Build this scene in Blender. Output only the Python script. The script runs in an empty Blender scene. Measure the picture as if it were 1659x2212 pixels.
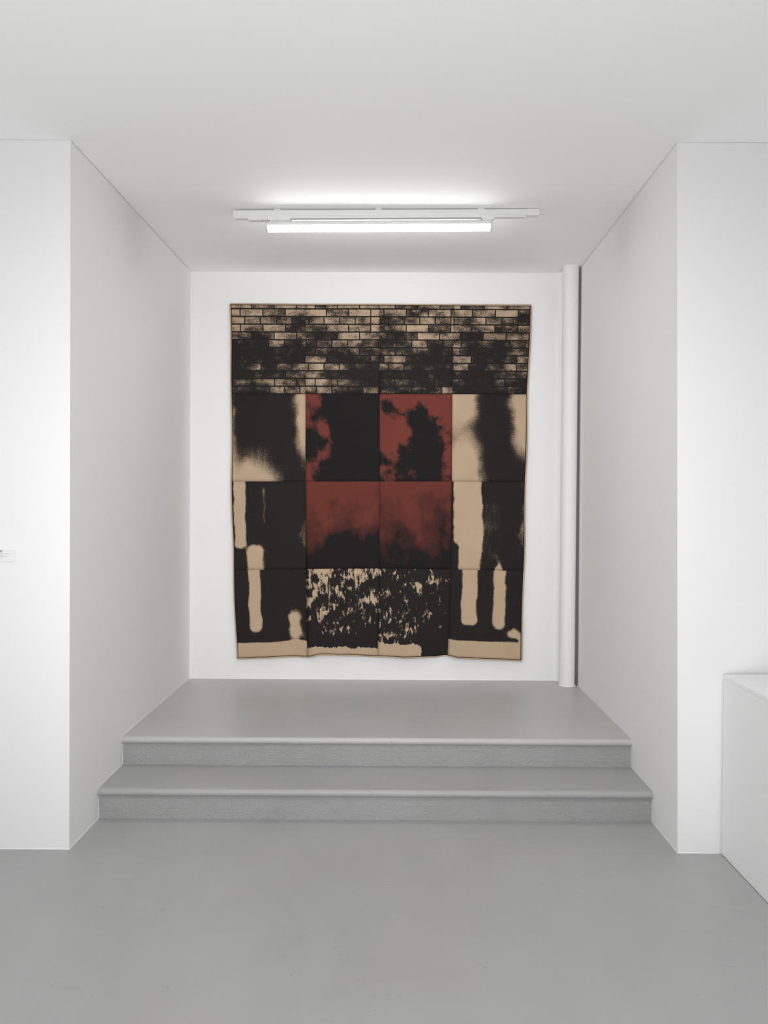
import bpy, bmesh, math, random
from mathutils import Vector, Matrix, noise as mnoise
random.seed(7)
scene = bpy.context.scene
C = scene.collection

# ------------------------------------------------------------------ camera
F_PX = 1825.0
CAM = Vector((0.0, -3.57, 1.50038))
RT = Vector((0.99998424, 0.00308918, 0.00468711))
FW = Vector((-0.00301404, 0.99986816, -0.01595523))
UP = Vector((-0.00473578, 0.01594085, 0.99986172))
cd = bpy.data.cameras.new('camera')
cam = bpy.data.objects.new('camera', cd)
C.objects.link(cam)
B = -FW
cam.matrix_world = Matrix(((RT.x, UP.x, B.x, CAM.x), (RT.y, UP.y, B.y, CAM.y), (RT.z, UP.z, B.z, CAM.z), (0, 0, 0, 1)))
cd.sensor_fit = 'VERTICAL'
cd.sensor_height = 36.0
cd.lens = F_PX / 2212 * 36
cd.clip_start = 0.02
scene.camera = cam

# ------------------------------------------------------------------ world, lights, exposure
w = bpy.data.worlds.new('world')
scene.world = w
w.use_nodes = True
w.node_tree.nodes['Background'].inputs[0].default_value = (0.9, 0.95, 1, 1)
w.node_tree.nodes['Background'].inputs[1].default_value = 0.3


def area(name, loc, rot, sx, sy, power, col=(1, 1, 1)):
    l = bpy.data.lights.new(name, 'AREA')
    l.shape = 'RECTANGLE'
    l.size, l.size_y, l.energy, l.color = sx, sy, power, col
    o = bpy.data.objects.new(name, l)
    C.objects.link(o)
    o.location = loc
    o.rotation_euler = rot
    return o


# the front room's lamps and two added, unseen fill lights, all behind or above the frame
alcove_fill = area('added_alcove_fill', (-0.5, -4.3, 2.2), (math.radians(80), 0, math.radians(-4)), 1.8, 1.2, 9, (1, 1, 1))  # added frontal fill to brighten the alcove and back wall
alcove_fill.data.spread = math.radians(50)
for lx in (-0.6, 0.8):
    area('ceiling_tube_light', (lx, -1.9, 2.88), (0, 0, 0), 1.15, 0.06, 10, (1, 1, 1))
area('added_ceiling_fill', (-0.3, -3.2, 0.5), (math.radians(140), 0, 0), 3.0, 0.8, 56, (1, 1, 1))  # added upward fill to brighten the ceiling

vs = scene.view_settings
vs.view_transform = 'Standard'
vs.look = 'None'
vs.exposure = 0.05
vs.gamma = 1.0
vs.use_curve_mapping = False
scene.cycles.max_bounces = 14
scene.cycles.diffuse_bounces = 10
scene.cycles.glossy_bounces = 4
scene.cycles.use_denoising = True

TUBE_STRENGTH = 28.0

# ------------------------------------------------------------------ helpers
H = 3.0
BF, BC = -0.0003, -0.00062
Z1, Z2 = 0.14568, 0.29215


def cz(x, y=0):
    return H + BC * x


def fz(x, y=0, z=0.0):
    return z + BF * x


def ray(u, v):
    return RT * ((u - 829.5) / F_PX) + FW + UP * (-(v - 1106.0) / F_PX)


def on_y(u, v, y):
    d = ray(u, v)
    return CAM + d * ((y - CAM.y) / d.y)


def s2l(c):
    return tuple(((x / 255) / 12.92 if x / 255 <= 0.04045 else ((x / 255 + 0.055) / 1.055) ** 2.4) for x in c)


def link(name, me, mat=None, parent=None):
    o = bpy.data.objects.new(name, me)
    C.objects.link(o)
    if mat:
        me.materials.append(mat)
    if parent:
        o.parent = parent
    return o


def obj(name, bm, mat=None, parent=None, smooth=False):
    me = bpy.data.meshes.new(name)
    bmesh.ops.recalc_face_normals(bm, faces=bm.faces)
    bm.to_mesh(me)
    bm.free()
    if smooth:
        for p in me.polygons:
            p.use_smooth = True
    return link(name, me, mat, parent)


def empty(name, loc=(0, 0, 0)):
    o = bpy.data.objects.new(name, None)
    C.objects.link(o)
    o.location = loc
    o.empty_display_size = 0.1
    return o


def thing(o, label, cat, group=None):
    o['label'] = label
    o['category'] = cat
    if group:
        o['group'] = group
    return o


def struct(o):
    o['kind'] = 'structure'
    return o


def hexa(bm, pts):
    v = [bm.verts.new(p) for p in pts]
    for f in ((0, 3, 2, 1), (4, 5, 6, 7), (0, 1, 5, 4), (1, 2, 6, 5), (2, 3, 7, 6), (3, 0, 4, 7)):
        bm.faces.new([v[i] for i in f])
    return v


def box(bm, x0, x1, y0, y1, z0, z1, bevel=0.0, seg=2):
    b2 = bmesh.new()
    hexa(b2, [(x0, y0, z0), (x1, y0, z0), (x1, y1, z0), (x0, y1, z0), (x0, y0, z1), (x1, y0, z1), (x1, y1, z1), (x0, y1, z1)])
    if bevel:
        bmesh.ops.bevel(b2, geom=b2.edges[:], offset=bevel, segments=seg, affect='EDGES', profile=0.5)
    m = bpy.data.meshes.new('t')
    b2.to_mesh(m)
    b2.free()
    bm.from_mesh(m)
    bpy.data.meshes.remove(m)


def cyl_x(bm, x0, x1, y, z, r, n=32, dz=0.0, dy=0.0, round_end=0.0):
    st = [(x0, r), (x1, r)]
    if round_end:
        e = round_end
        st = [(x0, r - e), (x0 + e * 0.3, r - e * 0.3), (x0 + e, r), (x1 - e, r), (x1 - e * 0.3, r - e * 0.3), (x1, r - e)]
    rings = []
    for x, rr in st:
        t = (x - x0) / (x1 - x0)
        rings.append([bm.verts.new((x, y + dy * t + rr * math.cos(2 * math.pi * k / n), z + dz * t + rr * math.sin(2 * math.pi * k / n))) for k in range(n)])
    for a, b in zip(rings, rings[1:]):
        for k in range(n):
            bm.faces.new((a[k], a[(k + 1) % n], b[(k + 1) % n], b[k]))
    bm.faces.new(rings[0][::-1])
    bm.faces.new(rings[-1])


# ------------------------------------------------------------------ materials
class NT:
    def __init__(s, name):
        s.m = bpy.data.materials.new(name)
        s.m.use_nodes = True
        s.t = s.m.node_tree
        s.b = s.t.nodes['Principled BSDF']

    def n(s, typ, **kw):
        nd = s.t.nodes.new(typ)
        for k, v in kw.items():
            setattr(nd, k, v)
        return nd

    def l(s, a, b):
        s.t.links.new(a, b)

    def put(s, sock, v):
        if isinstance(v, (int, float)):
            sock.default_value = v
        else:
            s.l(v, sock)

    def math(s, op, a, b=0.0, c=None, clamp=False):
        nd = s.n('ShaderNodeMath', operation=op, use_clamp=clamp)
        s.put(nd.inputs[0], a)
        s.put(nd.inputs[1], b)
        if c is not None:
            s.put(nd.inputs[2], c)
        return nd.outputs[0]

    def noise(s, vec, scale, detail=3, rough=0.5, sc=(1, 1, 1), off=(0, 0, 0), dist=0.0):
        mp = s.n('ShaderNodeMapping')
        mp.inputs['Scale'].default_value = sc
        mp.inputs['Location'].default_value = off
        s.l(vec, mp.inputs[0])
        nd = s.n('ShaderNodeTexNoise')
        nd.inputs['Scale'].default_value = scale
        nd.inputs['Detail'].default_value = detail
        nd.inputs['Roughness'].default_value = rough
        nd.inputs['Distortion'].default_value = dist
        s.l(mp.outputs[0], nd.inputs['Vector'])
        return nd.outputs['Fac']

    def mix(s, fac, a, b):
        nd = s.n('ShaderNodeMix', data_type='RGBA')
        s.put(nd.inputs[0], fac)
        for i, c in ((6, a), (7, b)):
            if isinstance(c, tuple):
                nd.inputs[i].default_value = (*c, 1)
            else:
                s.l(c, nd.inputs[i])
        return nd.outputs[2]

    def bump(s, h, strength, dist):
        nd = s.n('ShaderNodeBump')
        nd.inputs['Strength'].default_value = strength
        nd.inputs['Distance'].default_value = dist
        s.l(h, nd.inputs['Height'])
        s.l(nd.outputs[0], s.b.inputs['Normal'])


def paint_mat(name, col, rough=0.75, var=0.012, b=0.25):
    m = NT(name)
    g = m.n('ShaderNodeNewGeometry').outputs['Position']
    big = m.noise(g, 1.3, 2, 0.5)
    lo = tuple(c * (1 - var) for c in col)
    hi = tuple(min(1, c * (1 + var)) for c in col)
    m.l(m.mix(big, lo, hi), m.b.inputs['Base Color'])
    m.b.inputs['Roughness'].default_value = rough
    m.b.inputs['Specular IOR Level'].default_value = 0.25
    f = m.noise(g, 140, 3, 0.6)
    wv = m.noise(g, 3.0, 2, 0.5)
    m.bump(m.math('ADD', f, m.math('MULTIPLY', wv, 6.0)), b, 0.0006)
    return m.m


def concrete(name, col, rough, trowel=False, warm=0.0):
    m = NT(name)
    g = m.n('ShaderNodeNewGeometry').outputs['Position']
    big = m.noise(g, 1.1, 4, 0.55, off=(3, 1, 0))
    mid = m.noise(g, 5.5, 5, 0.6, sc=(1, 0.55, 1), dist=0.6)
    v = m.math('ADD', m.math('MULTIPLY', big, 0.6), m.math('MULTIPLY', mid, 0.4))
    v = m.math('MULTIPLY_ADD', m.math('SUBTRACT', v, 0.5), 2.4, 0.5, clamp=True)
    lo = tuple(c * 0.91 for c in col)
    hi = tuple(c * 1.07 for c in col)
    base = m.mix(v, lo, hi)
    # faint warm stains
    st = m.noise(g, 1.7, 3, 0.5, off=(8, 4, 2))
    st = m.math('MULTIPLY_ADD', m.math('SUBTRACT', st, 0.52), 4.0, 0.0, clamp=True)
    base = m.mix(m.math('MULTIPLY', st, 0.45 + warm), base, tuple(c * k for c, k in zip(col, (1.01, 0.985, 0.93))))
    # pinholes and hair scratches
    vo = m.n('ShaderNodeTexVoronoi')
    vo.inputs['Scale'].default_value = 7.0
    m.l(g, vo.inputs['Vector'])
    dot = m.math('LESS_THAN', vo.outputs['Distance'], 0.028)
    sc_ = m.noise(g, 9, 2, 0.4, sc=(0.5, 2.2, 1), off=(1, 7, 0), dist=0.4)
    sc_ = m.math('LESS_THAN', m.math('ABSOLUTE', m.math('SUBTRACT', sc_, 0.58)), 0.0026)
    gate = m.math('GREATER_THAN', m.noise(g, 2.3, 2, 0.5, off=(5, 5, 5)), 0.56)
    sc_ = m.math('MULTIPLY', sc_, gate)
    if trowel:
        mk = m.math('MULTIPLY', dot, 0.15)
    else:
        mk = m.math('MAXIMUM', m.math('MULTIPLY', dot, 0.45), m.math('MULTIPLY', sc_, 0.30))
    base = m.mix(mk, base, tuple(c * 0.45 for c in col))
    m.l(base, m.b.inputs['Base Color'])
    m.l(m.math('MULTIPLY_ADD', mid, 0.12, rough - 0.06), m.b.inputs['Roughness'])
    m.b.inputs['Specular IOR Level'].default_value = 0.4
    if trowel:
        h = m.math('ADD', m.noise(g, 38, 5, 0.65, sc=(1, 1, 1.7), dist=1.2), m.noise(g, 120, 3, 0.6))
        m.bump(h, 1.0, 0.006)
    else:
        h = m.math('ADD', m.noise(g, 26, 4, 0.5), m.math('MULTIPLY', m.noise(g, 2.0, 2, 0.5), 5.0))
        m.bump(h, 0.12, 0.0012)
    return m.m


def plain(name, col, rough=0.5, spec=0.4, metal=0.0):
    m = NT(name)
    g = m.n('ShaderNodeTexCoord').outputs['Object']
    m.l(m.mix(m.noise(g, 20, 2), tuple(c * 0.985 for c in col), tuple(min(1, c * 1.01) for c in col)), m.b.inputs['Base Color'])
    m.b.inputs['Roughness'].default_value = rough
    m.b.inputs['Specular IOR Level'].default_value = spec
    m.b.inputs['Metallic'].default_value = metal
    return m.m


M_WALL = paint_mat('wall_paint', (0.862, 0.862, 0.862))
M_CEIL = paint_mat('ceiling_paint', (0.93, 0.93, 0.93), var=0.01)
M_PIPE = paint_mat('pipe_paint', (0.83, 0.83, 0.825), rough=0.5, b=0.5)
M_FLOOR = concrete('floor_concrete', (0.412, 0.414, 0.414), 0.42)
M_LAND = concrete('landing_concrete', (0.495, 0.494, 0.484), 0.37, warm=0.2)
M_STEP = concrete('step_concrete', (0.39, 0.391, 0.391), 0.40)
M_RISER = concrete('riser_concrete', (0.40, 0.40, 0.398), 0.62, trowel=True)
M_BOX = paint_mat('plinth_paint', (0.84, 0.843, 0.845), rough=0.6, var=0.004, b=0.1)
M_WHITE = plain('white_enamel', (0.82, 0.82, 0.82), 0.35)
M_GROOVE = plain('track_groove_plastic', (0.42, 0.42, 0.41), 0.6)
M_CAP = plain('end_cap_plastic', (0.74, 0.74, 0.74), 0.4)
M_CARD = plain('card_white', (0.84, 0.84, 0.84), 0.7, 0.2)
M_TYPE = plain('print_grey', (0.12, 0.12, 0.12), 0.8, 0.1)
M_TYPE2 = plain('print_light_grey', (0.45, 0.45, 0.45), 0.8, 0.1)
M_CHASE_SHADE = plain('recess_shade_tone', (0.62, 0.62, 0.585), 0.9, 0.1)  # the gap's shade put into the colour, darker than the wall paint

mt = NT('tube_diffuser_lit')
mt.b.inputs['Base Color'].default_value = (0.9, 0.9, 0.9, 1)
mt.b.inputs['Emission Color'].default_value = (1, 0.99, 0.975, 1)
mt.b.inputs['Emission Strength'].default_value = TUBE_STRENGTH
M_TUBE = mt.m

# ------------------------------------------------------------------ room shell
# plan points (bottom), lean at top
A, A_t = (-1.3443, 0.0), 0.0089
Bp, B_t = (-1.3118, 2.0497), 0.0070
Cp, C_t = (1.2475, 1.9058), -0.0005
D, D_t = (1.2440, 0.0), -0.0326
BR, BR_t = (1.1333, 2.0485), 0.0035
XW, YR = 3.6, -8.0


def wall(name, poly, gap=0.0, mat=M_WALL, zb=-0.05):
    """a solid wall: plan polygon of (x, y, lean of the top)"""
    bm = bmesh.new()
    lo = [bm.verts.new((x, y, zb)) for x, y, l in poly]
    hi = [bm.verts.new((x + l, y, cz(x) - gap)) for x, y, l in poly]
    n = len(poly)
    bm.faces.new(lo[::-1])
    bm.faces.new(hi)
    for i in range(n):
        bm.faces.new((lo[i], lo[(i + 1) % n], hi[(i + 1) % n], hi[i]))
    return struct(obj(name, bm, mat))


T = 0.14
wall('wall_front_left', [(A[0], 0, A_t), (A[0] - T, T, A_t), (-XW, T, 0), (-XW, 0, 0)], 0.0012)
wall('wall_alcove_left', [(A[0], 0, A_t), (Bp[0], Bp[1], B_t), (Bp[0] - T, Bp[1] + T, B_t), (A[0] - T, T, A_t)], 0.0035)
wall('wall_front_right', [(D[0], 0, D_t), (XW, 0, 0), (XW, T, 0), (D[0] + T, T, D_t)], 0.0012)
wall('wall_alcove_right', [(D[0], 0, D_t), (D[0] + T, T, D_t), (Cp[0] + T, Cp[1], C_t), (Cp[0], Cp[1], C_t)], 0.0035)
# back wall, its plaster turning forward before the pipe, then the dark chase behind the pipe
wall('wall_back', [(Bp[0], Bp[1], B_t), (1.108, 2.0485, BR_t), (1.131, 2.044, BR_t), (1.165, 2.000, BR_t), (1.165, 2.19, 0), (Bp[0] - T, 2.19, B_t)], 0.0008)
wall('wall_chase', [(1.165, 2.16, 0), (1.42, 2.16, 0), (1.42, 1.9058, 0), (1.46, 1.9058, 0), (1.46, 2.20, 0), (1.165, 2.20, 0)], 0.0, M_CHASE_SHADE)
wall('wall_side_left', [(-XW, YR, 0), (-XW, T, 0), (-XW - T, T, 0), (-XW - T, YR, 0)])
wall('wall_side_right', [(XW, YR, 0), (XW + T, YR, 0), (XW + T, T, 0), (XW, T, 0)])
wall('wall_rear', [(-XW, YR, 0), (-XW, YR - T, 0), (XW, YR - T, 0), (XW, YR, 0)])

bm = bmesh.new()
hexa(bm, [(-XW - T, YR - T, cz(-XW)), (XW + T, YR - T, cz(XW)), (XW + T, 2.3, cz(XW)), (-XW - T, 2.3, cz(-XW)),
          (-XW - T, YR - T, H + 0.2), (XW + T, YR - T, H + 0.2), (XW + T, 2.3, H + 0.2), (-XW - T, 2.3, H + 0.2)])
struct(obj('ceiling', bm, M_CEIL))
bm = bmesh.new()
hexa(bm, [(-XW - T, YR - T, -0.2), (XW + T, YR - T, -0.2), (XW + T, 2.3, -0.2), (-XW - T, 2.3, -0.2),
          (-XW - T, YR - T, fz(-XW)), (XW + T, YR - T, fz(XW)), (XW + T, 2.3, fz(XW)), (-XW - T, 2.3, fz(-XW))])
struct(obj('floor', bm, M_FLOOR))


def wallx(side, y):
    if side < 0:
        t = y / Bp[1]
        return A[0] + (Bp[0] - A[0]) * t
    t = y / Cp[1]
    return D[0] + (Cp[0] - D[0]) * t


# ---- the two steps and the landing
RY1, RY2 = 0.350, 0.690
NR = 0.0175                                         # half thickness of the rounded nosing


def profile_prism(name, prof, parent, mat, smooth=False, nx=60, wob=0.0, x_in=0.0):
    """prof: list of (y, z); swept between the side walls, which it runs into"""
    bm = bmesh.new()
    rings = []
    for i in range(nx + 1):
        s = i / nx
        ring = []
        for j, (y, z) in enumerate(prof):
            yy = min(y, 1.9)
            xl, xr = wallx(-1, yy) - 0.004 + x_in, wallx(1, yy) + 0.004 - x_in
            x = xl + (xr - xl) * s
            dy = dz = 0.0
            if wob:
                dy = wob * mnoise.noise(Vector((x * 5, y * 2, z * 9)))
                dz = wob * 0.7 * mnoise.noise(Vector((x * 4 + 9, y * 2, z * 9)))
            ring.append(bm.verts.new((x, y + dy, fz(x, 0, z) + dz)))
        rings.append(ring)
    n = len(prof)
    for a, b in zip(rings, rings[1:]):
        for j in range(n):
            bm.faces.new((a[j], a[(j + 1) % n], b[(j + 1) % n], b[j]))
    bm.faces.new(rings[0])
    bm.faces.new(rings[-1][::-1])
    o = obj(name, bm, mat, parent, smooth)
    if smooth:
        o.modifiers.new('ws', 'WEIGHTED_NORMAL')
    return o


def nosing_prof(yf, z, back):
    c = yf + NR
    pts = [(c + NR * math.cos(a), z - NR + NR * math.sin(a)) for a in [math.radians(90 + k * 15) for k in range(13)]]
    pts.append((back, z - 2 * NR))
    pts.append((back, z))
    return pts


stairs = struct(empty('stairs', (0, RY1, 0)))
stairs['label'] = 'two broad grey concrete steps with rounded nosings leading up to the alcove landing'


def kid(o):
    o.matrix_parent_inverse = Matrix.Translation(-Vector(stairs.location))
    return o


kid(profile_prism('riser', [(RY1, -0.02), (RY1, Z1 - 0.03), (RY1 + 0.06, Z1 - 0.03), (RY1 + 0.06, -0.02)], stairs, M_RISER, nx=90, wob=0.0015))
kid(profile_prism('tread', nosing_prof(RY1 - 0.024, Z1, RY2 + 0.04), stairs, M_STEP, nx=90, wob=0.0016))
kid(profile_prism('riser', [(RY2, Z1 - 0.02), (RY2, Z2 - 0.03), (RY2 + 0.06, Z2 - 0.03), (RY2 + 0.06, Z1 - 0.02)], stairs, M_RISER, nx=90, wob=0.0015))
kid(profile_prism('landing', nosing_prof(RY2 - 0.024, Z2, 2.15), stairs, M_LAND, nx=90, wob=0.0012))
# floor of the chase to the right of the landing
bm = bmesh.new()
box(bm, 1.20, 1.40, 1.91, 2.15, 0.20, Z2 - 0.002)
kid(obj('chase_floor', bm, M_CHASE_SHADE, stairs))
for o in list(stairs.children):
    for p in o.data.polygons:
        p.use_smooth = o.name.startswith(('tread', 'landing')) and abs(p.normal.x) < 0.5
    if o.name.startswith(('tread', 'landing')):
        try:
            o.data.set_sharp_from_angle(angle=math.radians(40))
        except Exception:
            pass


# ---- ragged bead of wall paint where walls meet the floor and the steps
def bead(name, path, nrm, r=0.0030, amp=0.0016, mat=M_WALL, seed=0.0):
    bm = bmesh.new()
    prev = None
    pts = []
    for (a, b) in zip(path, path[1:]):
        a, b = Vector(a), Vector(b)
        n = max(2, int((b - a).length / 0.02))
        for i in range(n):
            pts.append(a + (b - a) * (i / n))
    pts.append(Vector(path[-1]))
    for i, p in enumerate(pts):
        k = max(0.0006, r + amp * 2 * mnoise.noise(Vector((i * 0.23 + seed, seed, 0))))
        tg = (pts[min(i + 1, len(pts) - 1)] - pts[max(i - 1, 0)]).normalized()
        up = tg.cross(Vector(nrm)).normalized()
        if up.z < 0 or (abs(up.z) < 0.1 and up.y > 0):
            up = -up
        nn = Vector(nrm)
        ring = [bm.verts.new(q) for q in (p - nn * 0.002, p + nn * 0.0022, p + nn * 0.0012 + up * k, p - nn * 0.002 + up * k)]
        if prev:
            for j in range(4):
                bm.faces.new((prev[j], prev[(j + 1) % 4], ring[(j + 1) % 4], ring[j]))
        else:
            bm.faces.new(ring)
        prev = ring
    bm.faces.new(prev)
    return struct(obj(name, bm, mat))


M_BEAD = paint_mat('caulk_paint', (0.9, 0.9, 0.9), rough=0.6)


def side_path(s):
    w_ = lambda y: wallx(s, y)
    p = [(w_(0.0), 0.0, fz(w_(0), 0, 0)), (w_(RY1), RY1, 0), (w_(RY1), RY1, Z1 - 0.036)]
    p += [(w_(RY1), RY1 - 0.024, Z1 - 0.02), (w_(RY1), RY1 - 0.012, Z1)]
    p += [(w_(RY2), RY2, Z1), (w_(RY2), RY2, Z2 - 0.036), (w_(RY2), RY2 - 0.024, Z2 - 0.02), (w_(RY2), RY2 - 0.012, Z2)]
    p += [(w_(1.9), 1.9, Z2)] if s > 0 else [(Bp[0], Bp[1], Z2)]
    return p


bead('trim_1', side_path(-1), (1, 0, 0), mat=M_BEAD, seed=2)
bead('trim_2', side_path(1), (-1, 0, 0), mat=M_BEAD, seed=9)
bead('trim_3', [(-XW, 0, fz(-XW)), (A[0], 0, fz(A[0]))], (0, -1, 0), mat=M_BEAD, seed=4)
bead('trim_4', [(D[0], 0, fz(D[0])), (1.415, 0, fz(1.415))], (0, -1, 0), mat=M_BEAD, seed=14)
bead('trim_5', [(Bp[0], Bp[1], Z2), (1.115, 2.048, Z2)], (0, -1, 0), mat=M_BEAD, seed=24)

# ------------------------------------------------------------------ pipe
PX, PY, PR = 1.1755, 1.900, 0.0505
bm = bmesh.new()
n = 40
zs = [Z2 - 0.004, Z2 + 0.02] + [Z2 + 0.02 + (cz(PX) - Z2 - 0.02) * k / 24 for k in range(1, 25)]
rings = []
for z in zs:
    t = (z - Z2) / (H - Z2)
    ring = []
    for k in range(n):
        a = 2 * math.pi * k / n
        r = PR
        ring.append(bm.verts.new((PX - 0.0015 + 0.006 * t + r * math.cos(a), PY + r * math.sin(a), z)))
    rings.append(ring)
for a, b in zip(rings, rings[1:]):
    for k in range(n):
        bm.faces.new((a[k], a[(k + 1) % n], b[(k + 1) % n], b[k]))
bm.faces.new(rings[0][::-1])
bm.faces.new(rings[-1])
pipe = obj('drain_pipe', bm, M_PIPE, smooth=True)
pipe.data.set_sharp_from_angle(angle=math.radians(50))
thing(pipe, 'tall round white painted pipe running from landing to ceiling in the alcove corner', 'pipe')
# uneven paint collar at its foot
bm = bmesh.new()
r1, r2, r3 = [], [], []
for k in range(n):
    a = 2 * math.pi * k / n
    e = 0.0035 + 0.004 * mnoise.noise(Vector((math.cos(a) * 2.3, math.sin(a) * 2.3, 3)))
    c, s = math.cos(a), math.sin(a)
    r1.append(bm.verts.new((PX + (PR - 0.002) * c, PY + (PR - 0.002) * s, Z2 + 0.012)))
    r2.append(bm.verts.new((PX + (PR + 0.001) * c, PY + (PR + 0.001) * s, Z2 + 0.010)))
    r3.append(bm.verts.new((PX + (PR + max(0.001, e)) * c, PY + (PR + max(0.001, e)) * s, Z2 + 0.0006)))
for a_, b_ in ((r1, r2), (r2, r3)):
    for k in range(n):
        bm.faces.new((a_[k], a_[(k + 1) % n], b_[(k + 1) % n], b_[k]))
obj('paint_collar', bm, M_PIPE, pipe, True)

# ------------------------------------------------------------------ track light
TL = Vector((-0.010, 0.832, 2.975))
fix = empty('track_light', TL)
thing(fix, 'white ceiling track light with one long glowing tube hanging in the alcove', 'lamp')
fix.rotation_euler = (0, math.radians(-0.33), math.radians(-0.55))
LX0, LX1 = -0.792, 0.790
ZT, ZB = 0.0165, -0.0125      # top and bottom of the track, local
W2 = 0.0175


def P(name, bm, mat, parent=fix, smooth=False):
    return obj(name, bm, mat, parent, smooth)


bm = bmesh.new()          # aluminium channel: top web, two flanges, inner lips
box(bm, LX0, LX1, -W2, W2, ZT - 0.006, ZT, 0.001, 1)
box(bm, LX0, LX1, -W2, -W2 + 0.004, ZB, ZT - 0.005, 0.0008, 1)
box(bm, LX0, LX1, W2 - 0.004, W2, ZB, ZT - 0.005, 0.0008, 1)
box(bm, LX0, LX1, -0.0045, 0.0045, ZB + 0.006, ZT - 0.005, 0.0008, 1)
track = P('track', bm, M_WHITE)
bm = bmesh.new()
for s in (-1, 1):
    box(bm, LX0 + 0.03, LX1 - 0.03, min(s * 0.0046, s * 0.0135), max(s * 0.0046, s * 0.0135), ZB + 0.004, ZB + 0.014)
P('groove_insert', bm, M_GROOVE, track)
# lower plastic lips which show below the channel at both ends
bm = bmesh.new()
box(bm, LX0 + 0.010, LX1 - 0.068, -0.015, -0.012, ZB - 0.0115, ZB + 0.002, 0.0005, 1)
box(bm, LX0 + 0.010, LX1 - 0.068, 0.012, 0.015, ZB - 0.0115, ZB + 0.002, 0.0005, 1)
box(bm, LX0 + 0.010, LX1 - 0.068, -0.0155, -0.0115, ZB - 0.0125, ZB - 0.0095, 0.0004, 1)
P('track_lip', bm, M_WHITE, track)
bm = bmesh.new()
box(bm, LX0 + 0.008, LX0 + 0.024, -0.0165, 0.0165, ZB - 0.0120, ZB + 0.001, 0.001, 1)
P('end_stop', bm, M_WHITE, track)
bm = bmesh.new()          # live end feed, right
box(bm, LX1 - 0.066, LX1 + 0.001, -0.0185, 0.0185, ZB - 0.004, ZT + 0.0006, 0.001, 1)
feed = P('live_end_feed', bm, M_WHITE)
bm = bmesh.new()
bmesh.ops.create_cone(bm, cap_ends=True, segments=16, radius1=0.0042, radius2=0.0042, depth=0.012, matrix=Matrix.Translation((LX1 - 0.028, -0.008, ZT + 0.005)))
P('screw', bm, M_CAP, feed)
for x in (-0.562, -0.038, 0.490):        # ceiling clips
    bm = bmesh.new()
    box(bm, x - 0.0155, x + 0.0155, -0.014, 0.014, ZT - 0.002, cz(0) - TL.z + 0.004 + 0.0058 * x, 0.001, 1)
    box(bm, x - 0.018, x + 0.018, -W2 - 0.0012, W2 + 0.0012, ZT - 0.004, ZT + 0.0015, 0.0008, 1)
    P('ceiling_clip', bm, M_WHITE)
bm = bmesh.new()          # left driver adapter
box(bm, -0.713, -0.642, -0.0165, 0.0165, ZB - 0.0215, ZB + 0.002, 0.0015, 2)
box(bm, -0.641, -0.614, -0.0165, 0.0165, ZB - 0.0205, ZB + 0.002, 0.001, 1)
box(bm, -0.613, -0.492, -0.0165, 0.0165, ZB - 0.0215, ZB + 0.002, 0.0015, 2)
ad = P('track_adapter', bm, M_WHITE)
bm = bmesh.new()          # right adapter
box(bm, 0.492, 0.560, -0.0165, 0.0165, ZB - 0.0205, ZB + 0.002, 0.0015, 2)
box(bm, 0.500, 0.548, -0.012, 0.012, ZB - 0.026, ZB - 0.018, 0.001, 1)
P('track_adapter', bm, M_WHITE)
for x0, x1 in ((-0.600, -0.500), (0.503, 0.545)):
    bm = bmesh.new()
    box(bm, x0, x1, -0.010, 0.010, ZB - 0.034, ZB - 0.018, 0.001, 1)
    P('tube_holder', bm, M_CAP)
RT_ = 0.0262
TZ = -0.0640
TX0, TX1 = -0.624, 0.550
bm = bmesh.new()          # added shield over the tube, shaped to hold back glow on the ceiling
nn_ = 14
rings = []
for x in (TX0 + 0.01, TX1 - 0.01):
    ring = []
    for k in range(nn_ + 1):
        a = math.radians(26 + 151 * k / nn_)
        ring.append(bm.verts.new((x, (RT_ + 0.0018) * math.cos(a), TZ + (RT_ + 0.0018) * math.sin(a))))
    for k in range(nn_, -1, -1):
        a = math.radians(26 + 151 * k / nn_)
        ring.append(bm.verts.new((x, (RT_ - 0.001) * math.cos(a), TZ + (RT_ - 0.001) * math.sin(a))))
    rings.append(ring)
m_ = len(rings[0])
for k in range(m_):
    bm.faces.new((rings[0][k], rings[0][(k + 1) % m_], rings[1][(k + 1) % m_], rings[1][k]))
bm.faces.new(rings[0])
bm.faces.new(rings[1][::-1])
P('added_glow_shield', bm, M_WHITE)
bm = bmesh.new()
cyl_x(bm, TX0 + 0.012, TX1 - 0.012, 0, TZ, RT_, 40)
tube = P('glowing_tube', bm, M_TUBE, fix, True)
tube.data.set_sharp_from_angle(angle=math.radians(50))
for x0, x1 in ((TX0, TX0 + 0.0135), (TX1 - 0.0135, TX1)):
    bm = bmesh.new()
    cyl_x(bm, x0, x1, 0, TZ, RT_ + 0.0004, 40, round_end=0.003)
    c = P('end_cap', bm, M_CAP, fix, True)
    c.data.set_sharp_from_angle(angle=math.radians(50))

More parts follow.
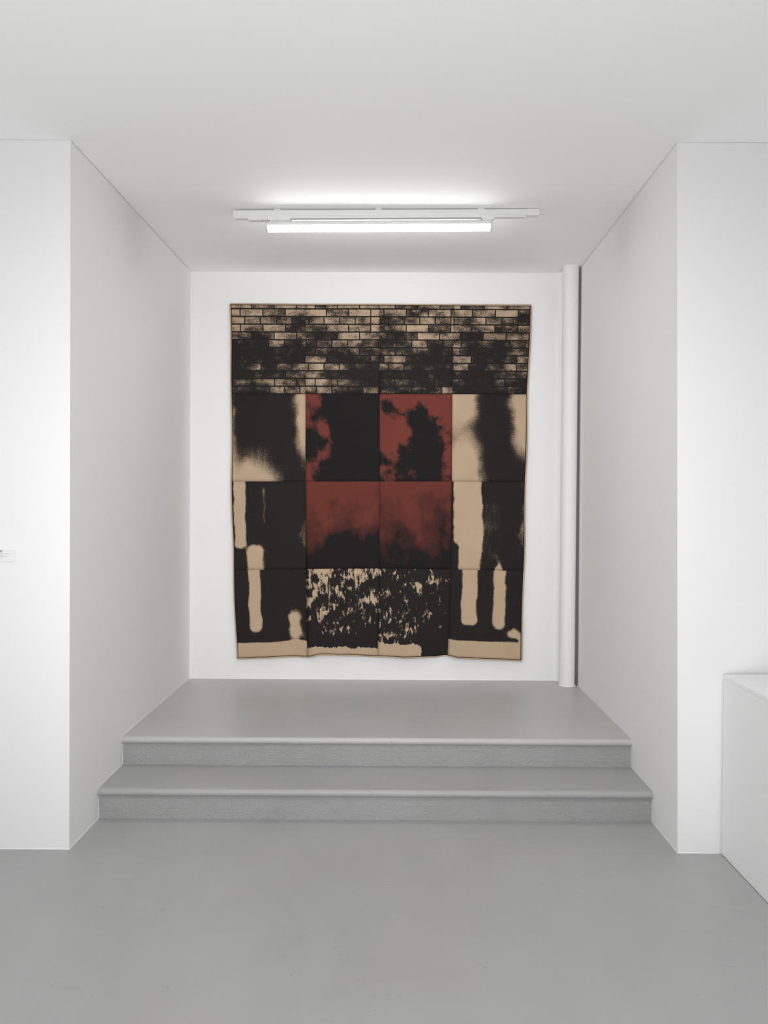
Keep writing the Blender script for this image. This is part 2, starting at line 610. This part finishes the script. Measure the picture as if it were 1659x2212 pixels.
# ------------------------------------------------------------------ wall hanging (a plain abstract cloth of sewn panels)
GX = [[497.5, 660, 820, 981, 1147], [500.5, 660, 820, 977, 1139.5], [500.5, 660, 820, 976, 1135], [504.5, 661, 819, 973, 1131], [512.5, 663.5, 816, 967, 1125.5]]
GY = [[657, 658, 658, 659, 660], [851, 851, 851, 851.5, 852], [1040, 1040, 1040, 1040, 1041], [1232, 1229, 1228, 1230, 1233.5], [1422.5, 1418, 1417.5, 1418.5, 1426]]
BOT = [(0.0, 1422.5), (0.35, 1420.5), (0.8, 1417.5), (1.0, 1419), (1.2, 1413.5), (1.6, 1415), (2.0, 1417.5), (2.4, 1420.5), (2.8, 1418.5), (2.97, 1415.5), (3.15, 1421), (3.6, 1424), (4.0, 1426.5)]
BEND = [(0, 0.0), (0.5, 0.006), (0.97, -0.012), (1.08, 0.016), (1.5, 0.004), (1.95, -0.004), (2.1, 0.005), (2.55, 0.014), (2.93, -0.014), (3.15, 0.016), (3.6, 0.004), (4.0, 0.004)]


def lerp_tab(tab, s):
    for (a, va), (b, vb) in zip(tab, tab[1:]):
        if s <= b:
            k = (s - a) / (b - a)
            k = k * k * (3 - 2 * k)
            return va + (vb - va) * k
    return tab[-1][1]


def gpos(s, t):
    i, j = min(3, int(s)), min(3, int(t))
    a, b = s - i, t - j
    f = lambda G: (G[j][i] * (1 - a) + G[j][i + 1] * a) * (1 - b) + (G[j + 1][i] * (1 - a) + G[j + 1][i + 1] * a) * b
    u, v = f(GX), f(GY)
    lin = GY[4][i] * (1 - a) + GY[4][i + 1] * a
    v += (lerp_tab(BOT, s) - lin) * max(0, (t - 3.4) / 0.6) ** 1.3
    u += 0.9 * math.sin(t * 5.1) * (1 if s in (0, 4) else 0)
    # distance off the wall: pinned near the top, loose and wavy at the bottom
    k = t / 4
    off = 0.012 + 0.012 * k + lerp_tab(BEND, s) * k ** 2.2
    off += 0.0035 * mnoise.noise(Vector((s * 1.3, t * 0.8, 1))) + 0.0016 * mnoise.noise(Vector((s * 4, t * 3.5, 5)))
    # creases at folds
    fs = min(abs(s - round(s)), 0.5)
    ft = min(abs(t - round(t)), 0.5)
    if 0 < round(s) < 4:
        off -= 0.0030 * math.exp(-(fs / 0.025) ** 2) - 0.003 * math.exp(-((s - round(s) - 0.06) / 0.05) ** 2) * (0.4 + k)
    if 0 < round(t) < 4:
        off -= 0.0025 * math.exp(-(ft / 0.02) ** 2)
    off = max(off, 0.005)
    return on_y(u, v, 2.0485 - off)


TAN, INK, RED = s2l((188, 164, 138)), s2l((33, 32, 33)), s2l((114, 60, 52))


def cloth_mat(name, base, ink, bias=0.0, gu=0.0, gv=0.0, noises=(), blobs=(), bands=(), sharp=3.0, grain=0.5, brick=None, line=''):
    m = NT(name)
    uv = m.n('ShaderNodeUVMap').outputs[0]
    sp = m.n('ShaderNodeSeparateXYZ')
    m.l(uv, sp.inputs[0])
    u, v = sp.outputs[0], sp.outputs[1]
    s = m.math('MULTIPLY_ADD', u, gu, m.math('MULTIPLY_ADD', v, gv, bias))
    for (su, sv, amp, seed, det) in noises:
        nz = m.noise(uv, 1.0, det, 0.6, sc=(su, sv, 1), off=(seed, seed * 1.7, seed))
        s = m.math('MULTIPLY_ADD', m.math('SUBTRACT', nz, 0.5), amp * 2, s)
    warp = m.math('SUBTRACT', m.noise(uv, 3.0, 3, 0.6, off=(4, 2, 7)), 0.5)
    for (cu, cv, ru, rv, amp) in blobs:
        du = m.math('DIVIDE', m.math('SUBTRACT', m.math('MULTIPLY_ADD', warp, 0.25, u), cu), ru)
        dv = m.math('DIVIDE', m.math('SUBTRACT', m.math('MULTIPLY_ADD', warp, -0.2, v), cv), rv)
        d = m.math('ADD', m.math('MULTIPLY', du, du), m.math('MULTIPLY', dv, dv))
        e = m.math('POWER', 2.718, m.math('MULTIPLY', d, -1.0))
        s = m.math('MULTIPLY_ADD', e, amp, s)
    for (u0, u1, v0, v1, amp, soft) in bands:      # soft-edged rectangles of ink (+) or bare cloth (-)
        uu = m.math('MULTIPLY_ADD', warp, 0.10, u)
        a = m.math('MULTIPLY', m.math('MULTIPLY_ADD', m.math('SUBTRACT', uu, u0), 1 / soft, 0.5, clamp=True),
                   m.math('MULTIPLY_ADD', m.math('SUBTRACT', u1, uu), 1 / soft, 0.5, clamp=True))
        b = m.math('MULTIPLY', m.math('MULTIPLY_ADD', m.math('SUBTRACT', v, v0), 1 / soft, 0.5, clamp=True),
                   m.math('MULTIPLY_ADD', m.math('SUBTRACT', v1, v), 1 / soft, 0.5, clamp=True))
        s = m.math('MULTIPLY_ADD', m.math('MULTIPLY', a, b), amp, s)
    if brick:
        bk = m.n('ShaderNodeTexBrick')
        mp = m.n('ShaderNodeMapping')
        mp.inputs['Location'].default_value = (brick, brick * 0.0, 0)
        m.l(uv, mp.inputs[0])
        m.l(mp.outputs[0], bk.inputs['Vector'])
        bk.inputs['Scale'].default_value = 1.0
        bk.inputs['Brick Width'].default_value = 0.30
        bk.inputs['Row Height'].default_value = 0.0865
        bk.inputs['Mortar Size'].default_value = 0.009
        bk.inputs['Mortar Smooth'].default_value = 0.4
        bk.inputs['Bias'].default_value = 0.0
        bk.inputs['Color1'].default_value = (0, 0, 0, 1)
        bk.inputs['Color2'].default_value = (1, 1, 1, 1)
        bk.squash = 0.7
        bk.squash_frequency = 3
        s = m.math('MULTIPLY_ADD', bk.outputs['Fac'], 1.2, s)
        s = m.math('MULTIPLY_ADD', m.math('SUBTRACT', bk.outputs['Color'], 0.5), 0.45, s)
    g = m.noise(uv, 110.0, 2, 0.8)
    s = m.math('MULTIPLY_ADD', m.math('SUBTRACT', g, 0.5), grain * 2, s)
    s = m.math('MULTIPLY_ADD', s, sharp, 0.5, clamp=True)
    if line:                                        # thin dark line printed just inside the outer hem
        e = None
        for ch in line:
            q = {'l': m.math('LESS_THAN', u, 0.013), 'r': m.math('GREATER_THAN', u, 0.987),
                 'b': m.math('LESS_THAN', v, 0.010), 't': m.math('GREATER_THAN', v, 0.991)}[ch]
            s = m.math('MAXIMUM', s, q)
    blot = m.noise(uv, 2.5, 3, 0.5, off=(9, 9, 0))
    base_c = m.mix(blot, tuple(c * 0.86 for c in base), tuple(min(1, c * 1.1) for c in base))
    thr = m.math('MULTIPLY_ADD', m.math('SINE', m.math('MULTIPLY', u, 900.0)), 0.012, 0.985)
    s = m.math('MULTIPLY', s, thr)
    m.l(m.mix(s, base_c, ink), m.b.inputs['Base Color'])
    m.b.inputs['Roughness'].default_value = 0.92
    m.b.inputs['Specular IOR Level'].default_value = 0.12
    wv = m.math('ADD', m.math('SINE', m.math('MULTIPLY', u, 1400.0)), m.math('SINE', m.math('MULTIPLY', v, 1400.0)))
    m.bump(m.math('ADD', wv, m.math('MULTIPLY', m.noise(uv, 6, 3), 8.0)), 0.15, 0.0006)
    return m.m


R2 = tuple(c * 0.86 for c in RED)
top = lambda q: dict(noises=((1.9, 2.6, 1.0, 3.1 + q * 5.3, 3), (8, 16, 0.5, 1.2 + q, 3)), blobs=((0.5, 0.36, 0.9, 0.28, 0.22),), sharp=2.4, grain=0.95)
MATS = {
    (0, 0): cloth_mat('cloth_brown_mottle', TAN, INK, bias=0.28, gv=-0.25, brick=0.02, line='lt', **top(0)),
    (1, 0): cloth_mat('cloth_brown_mottle', TAN, INK, bias=0.30, gv=-0.34, brick=0.17, line='t', **top(1)),
    (2, 0): cloth_mat('cloth_brown_mottle', TAN, INK, bias=0.34, gv=-0.36, brick=0.09, line='t', **top(2)),
    (3, 0): cloth_mat('cloth_brown_mottle', TAN, INK, bias=0.34, gv=-0.28, brick=0.21, line='rt', **top(3)),
    (0, 1): cloth_mat('cloth_black_fade', TAN, INK, bias=0.55, noises=((2, 2, 0.3, 7, 3), (30, 3, 0.1, 2, 2)), blobs=((1.02, 0.75, 0.16, 0.5, -1.3), (0.0, 0.6, 0.08, 0.9, -0.45), (0.30, -0.1, 0.35, 0.42, -1.15)), sharp=2.6, grain=0.5, line='l'),
    (3, 1): cloth_mat('cloth_black_fade', TAN, INK, bias=0.6, noises=((2, 2, 0.25, 4, 3),), blobs=((0.0, 1.0, 0.32, 0.35, -1.7), (1.02, 0.8, 0.22, 0.5, -1.6), (0.15, 0.05, 0.26, 0.45, -1.5)), sharp=2.6, grain=0.5, line='r'),
    (0, 2): cloth_mat('cloth_black_band', TAN, INK, bias=0.6, noises=((2, 2, 0.3, 9, 3), (30, 4, 0.12, 2, 2)), bands=((0.03, 0.17, 0.25, 1.1, -1.3, 0.08), (0.2, 0.42, -0.1, 0.28, -1.1, 0.10), (0.4, 0.47, 0.5, 0.95, -0.6, 0.08)), blobs=((1.0, 0.3, 0.12, 0.5, -0.5),), sharp=4.0, grain=0.4, line='l'),
    (3, 2): cloth_mat('cloth_black_band', TAN, INK, bias=0.55, noises=((2, 2, 0.3, 6, 3), (30, 4, 0.15, 2, 2)), bands=((0.04, 0.40, 0.30, 1.1, -1.35, 0.08), (0.12, 0.40, -0.1, 0.32, -1.3, 0.08), (0.36, 0.72, 0.1, 0.8, -0.35, 0.12)), blobs=((1.0, 0.5, 0.10, 0.7, -0.5), (0.65, 0.0, 0.06, 0.1, -1.0)), sharp=4.0, grain=0.45, line='r'),
    (0, 3): cloth_mat('cloth_black_band_foot', TAN, INK, bias=0.6, noises=((2.5, 2, 0.3, 12, 4),), bands=((0.20, 0.36, 0.30, 1.1, -1.3, 0.08), (-0.2, 1.2, -0.2, 0.17, -1.35, 0.06)), blobs=((0.85, 0.35, 0.12, 0.22, -1.1),), sharp=4.0, grain=0.42, line='lb'),
    (3, 3): cloth_mat('cloth_black_band_foot', TAN, INK, bias=0.6, noises=((2.5, 2, 0.3, 15, 4),), bands=((0.17, 0.37, 0.38, 1.1, -1.35, 0.08), (0.60, 0.76, 0.35, 1.1, -1.25, 0.10), (-0.2, 1.2, -0.2, 0.19, -1.45, 0.06)), blobs=((0.9, 0.28, 0.12, 0.06, -1.0),), sharp=4.0, grain=0.42, line='rb'),
    (1, 1): cloth_mat('cloth_red_black', RED, INK, bias=0.10, gu=0.35, gv=-0.25, noises=((2.2, 2.0, 0.9, 5, 5),), blobs=((0.62, 0.6, 0.35, 0.45, 0.75), (0.32, 0.45, 0.14, 0.3, -0.5)), sharp=7.0, grain=0.10),
    (2, 1): cloth_mat('cloth_red_black', RED, INK, bias=0.12, gv=-0.55, noises=((2.4, 2.2, 0.9, 8, 5),), blobs=((0.62, 0.55, 0.22, 0.5, 0.55), (0.2, 0.8, 0.2, 0.12, 0.4)), sharp=7.0, grain=0.10),
    (1, 2): cloth_mat('cloth_red_dark', R2, INK, bias=0.42, gu=0.25, gv=-1.05, noises=((3.0, 2.4, 0.8, 10, 4),), sharp=2.0, grain=0.2),
    (2, 2): cloth_mat('cloth_red_dark', R2, INK, bias=0.36, gu=0.1, gv=-0.85, noises=((3.0, 2.4, 0.7, 11, 4),), sharp=1.8, grain=0.25),
    (1, 3): cloth_mat('cloth_speckled', TAN, INK, bias=0.40, gu=0.10, gv=-0.42, noises=((6, 5.5, 1.3, 13, 6), (30, 10, 0.9, 2, 3)), bands=((-0.2, 1.2, -0.1, 0.09, -1.2, 0.05), (-.2, 1.2, 0.10, 0.22, 0.5, 0.08)), sharp=5.0, grain=0.15, line='b'),
    (2, 3): cloth_mat('cloth_speckled', TAN, INK, bias=0.26, gu=0.06, gv=0.05, noises=((6, 5.5, 1.4, 17, 6), (26, 12, 0.9, 4, 3)), bands=((-0.2, 0.62, -0.1, 0.14, -1.3, 0.05), (0.60, 1.1, -0.1, 0.3, 0.4, 0.08)), sharp=5.0, grain=0.15, line='b'),
}

root_p = gpos(2, 4)
hang = empty('wall_hanging', root_p)
thing(hang, 'large black, tan and rust-red cloth hanging of sewn panels on the alcove back wall', 'wall hanging')
INV = Matrix.Translation(-root_p)
N = 28
for j in range(4):
    for i in range(4):
        me = bpy.data.meshes.new('cloth_panel')
        vs_, uvs, fs_ = [], [], []
        for b in range(N + 1):
            for a in range(N + 1):
                s, t = i + a / N, j + b / N
                s_ = min(max(s, 0.0), 4.0)
                vs_.append(gpos(s_, t) - root_p)
                uvs.append((a / N, 1 - b / N))
        for b in range(N):
            for a in range(N):
                k = b * (N + 1) + a
                fs_.append((k, k + N + 1, k + N + 2, k + 1))
        me.from_pydata(vs_, [], fs_)
        ul = me.uv_layers.new(name='UVMap')
        for lp in me.loops:
            ul.data[lp.index].uv = uvs[lp.vertex_index]
        for p in me.polygons:
            p.use_smooth = True
        o = link('cloth_panel', me, MATS[(i, j)], hang)
        md = o.modifiers.new('thick', 'SOLIDIFY')
        md.thickness = 0.0016
        md.offset = -1

M_HEM = NT('hem_cloth')
g_ = M_HEM.n('ShaderNodeTexCoord').outputs['Object']
M_HEM.l(M_HEM.mix(M_HEM.noise(g_, 30, 3), tuple(c * 0.82 for c in TAN), tuple(min(1, c * 1.05) for c in TAN)), M_HEM.b.inputs['Base Color'])
M_HEM.b.inputs['Roughness'].default_value = 0.9
for side in range(4):
    pts = []
    for k in range(97):
        q = 4 * k / 96
        pts.append({0: gpos(q, 0), 1: gpos(4, q), 2: gpos(q, 4), 3: gpos(0, q)}[side])
    bm = bmesh.new()
    prev = None
    out = {0: Vector((0, 0, 1)), 1: Vector((1, 0, 0)), 2: Vector((0, 0, -1)), 3: Vector((-1, 0, 0))}[side]
    rr = 0.0042
    for p in pts:
        ring = [bm.verts.new(p - root_p + out * (rr * 0.5 + rr * math.cos(a)) + Vector((0, 1, 0)) * (rr * 0.8 * math.sin(a)))
                for a in [2 * math.pi * m / 8 for m in range(8)]]
        if prev:
            for m in range(8):
                bm.faces.new((prev[m], prev[(m + 1) % 8], ring[(m + 1) % 8], ring[m]))
        else:
            bm.faces.new(ring)
        prev = ring
    bm.faces.new(prev)
    obj('hem', bm, M_HEM.m, hang, True)
# rod sleeve at the back, with the hanging batten the cloth is fixed to
bm = bmesh.new()
q0, q1 = gpos(0.02, 0.03), gpos(3.98, 0.03)
box(bm, q0.x - root_p.x, q1.x - root_p.x, 2.0405 - root_p.y, 2.0487 - root_p.y, q0.z - root_p.z - 0.025, q0.z - root_p.z - 0.002)
obj('hanging_batten', bm, M_HEM.m, hang)

# ------------------------------------------------------------------ plinth, right
bx = 1.4255
pl = empty('plinth', (bx + 0.6, -0.8, 0))
thing(pl, 'waist-high white painted plinth box standing against the right front wall', 'plinth')
bm = bmesh.new()
box(bm, -0.6, 0.6, -0.8, 0.788, 0.002, 0.7465, 0.0012, 1)
obj('body', bm, M_BOX, pl)
bm = bmesh.new()
box(bm, -0.6006, 0.6006, -0.8006, 0.7886, 0.7472, 0.7655, 0.0012, 1)
obj('top_panel', bm, M_BOX, pl)

# ------------------------------------------------------------------ caption card, left
cdr = empty('caption_card', (-1.63, -0.0045, 1.2262))
thing(cdr, 'small white caption card with grey print on the left front wall', 'card')
bm = bmesh.new()
box(bm, -0.058, 0.0600, -0.002, 0.0045, 0, 0.0490, 0.0004, 1)
obj('board', bm, M_CARD, cdr)


def type_lines(name, rows, mat):
    bm = bmesh.new()
    for x0, x1, z, h in rows:
        x = x0
        while x < x1:
            wd = min(random.uniform(0.0025, 0.007), x1 - x)
            box(bm, x, x + wd, -0.0026, -0.0018, z, z + h)
            x += wd + 0.0012
    return obj(name, bm, mat, cdr)


fc = bpy.data.curves.new('heading', 'FONT')
fc.body = 'OSC'
fc.size = 0.0115
fc.align_x = 'RIGHT'
fc.extrude = 0.0002
fc.offset = 0.0003
fo = bpy.data.objects.new('heading_curve', fc)
hm = bpy.data.meshes.new_from_object(fo)
bpy.data.objects.remove(fo)
fo = link('heading', hm, None, cdr)
hm.materials.clear()
hm.materials.append(M_TYPE)
fo.location = (0.0075, -0.0024, 0.0400)
fo.rotation_euler = (math.radians(90), 0, 0)
type_lines('print_line', [(-0.05, 0.0400, 0.0325, 0.0016), (-0.05, 0.0110, 0.0258, 0.0012), (-0.05, 0.0290, 0.0212, 0.0014),
                          (-0.05, 0.0035, 0.0178, 0.0011), (-0.05, 0.0035, 0.0143, 0.0011)], M_TYPE2)
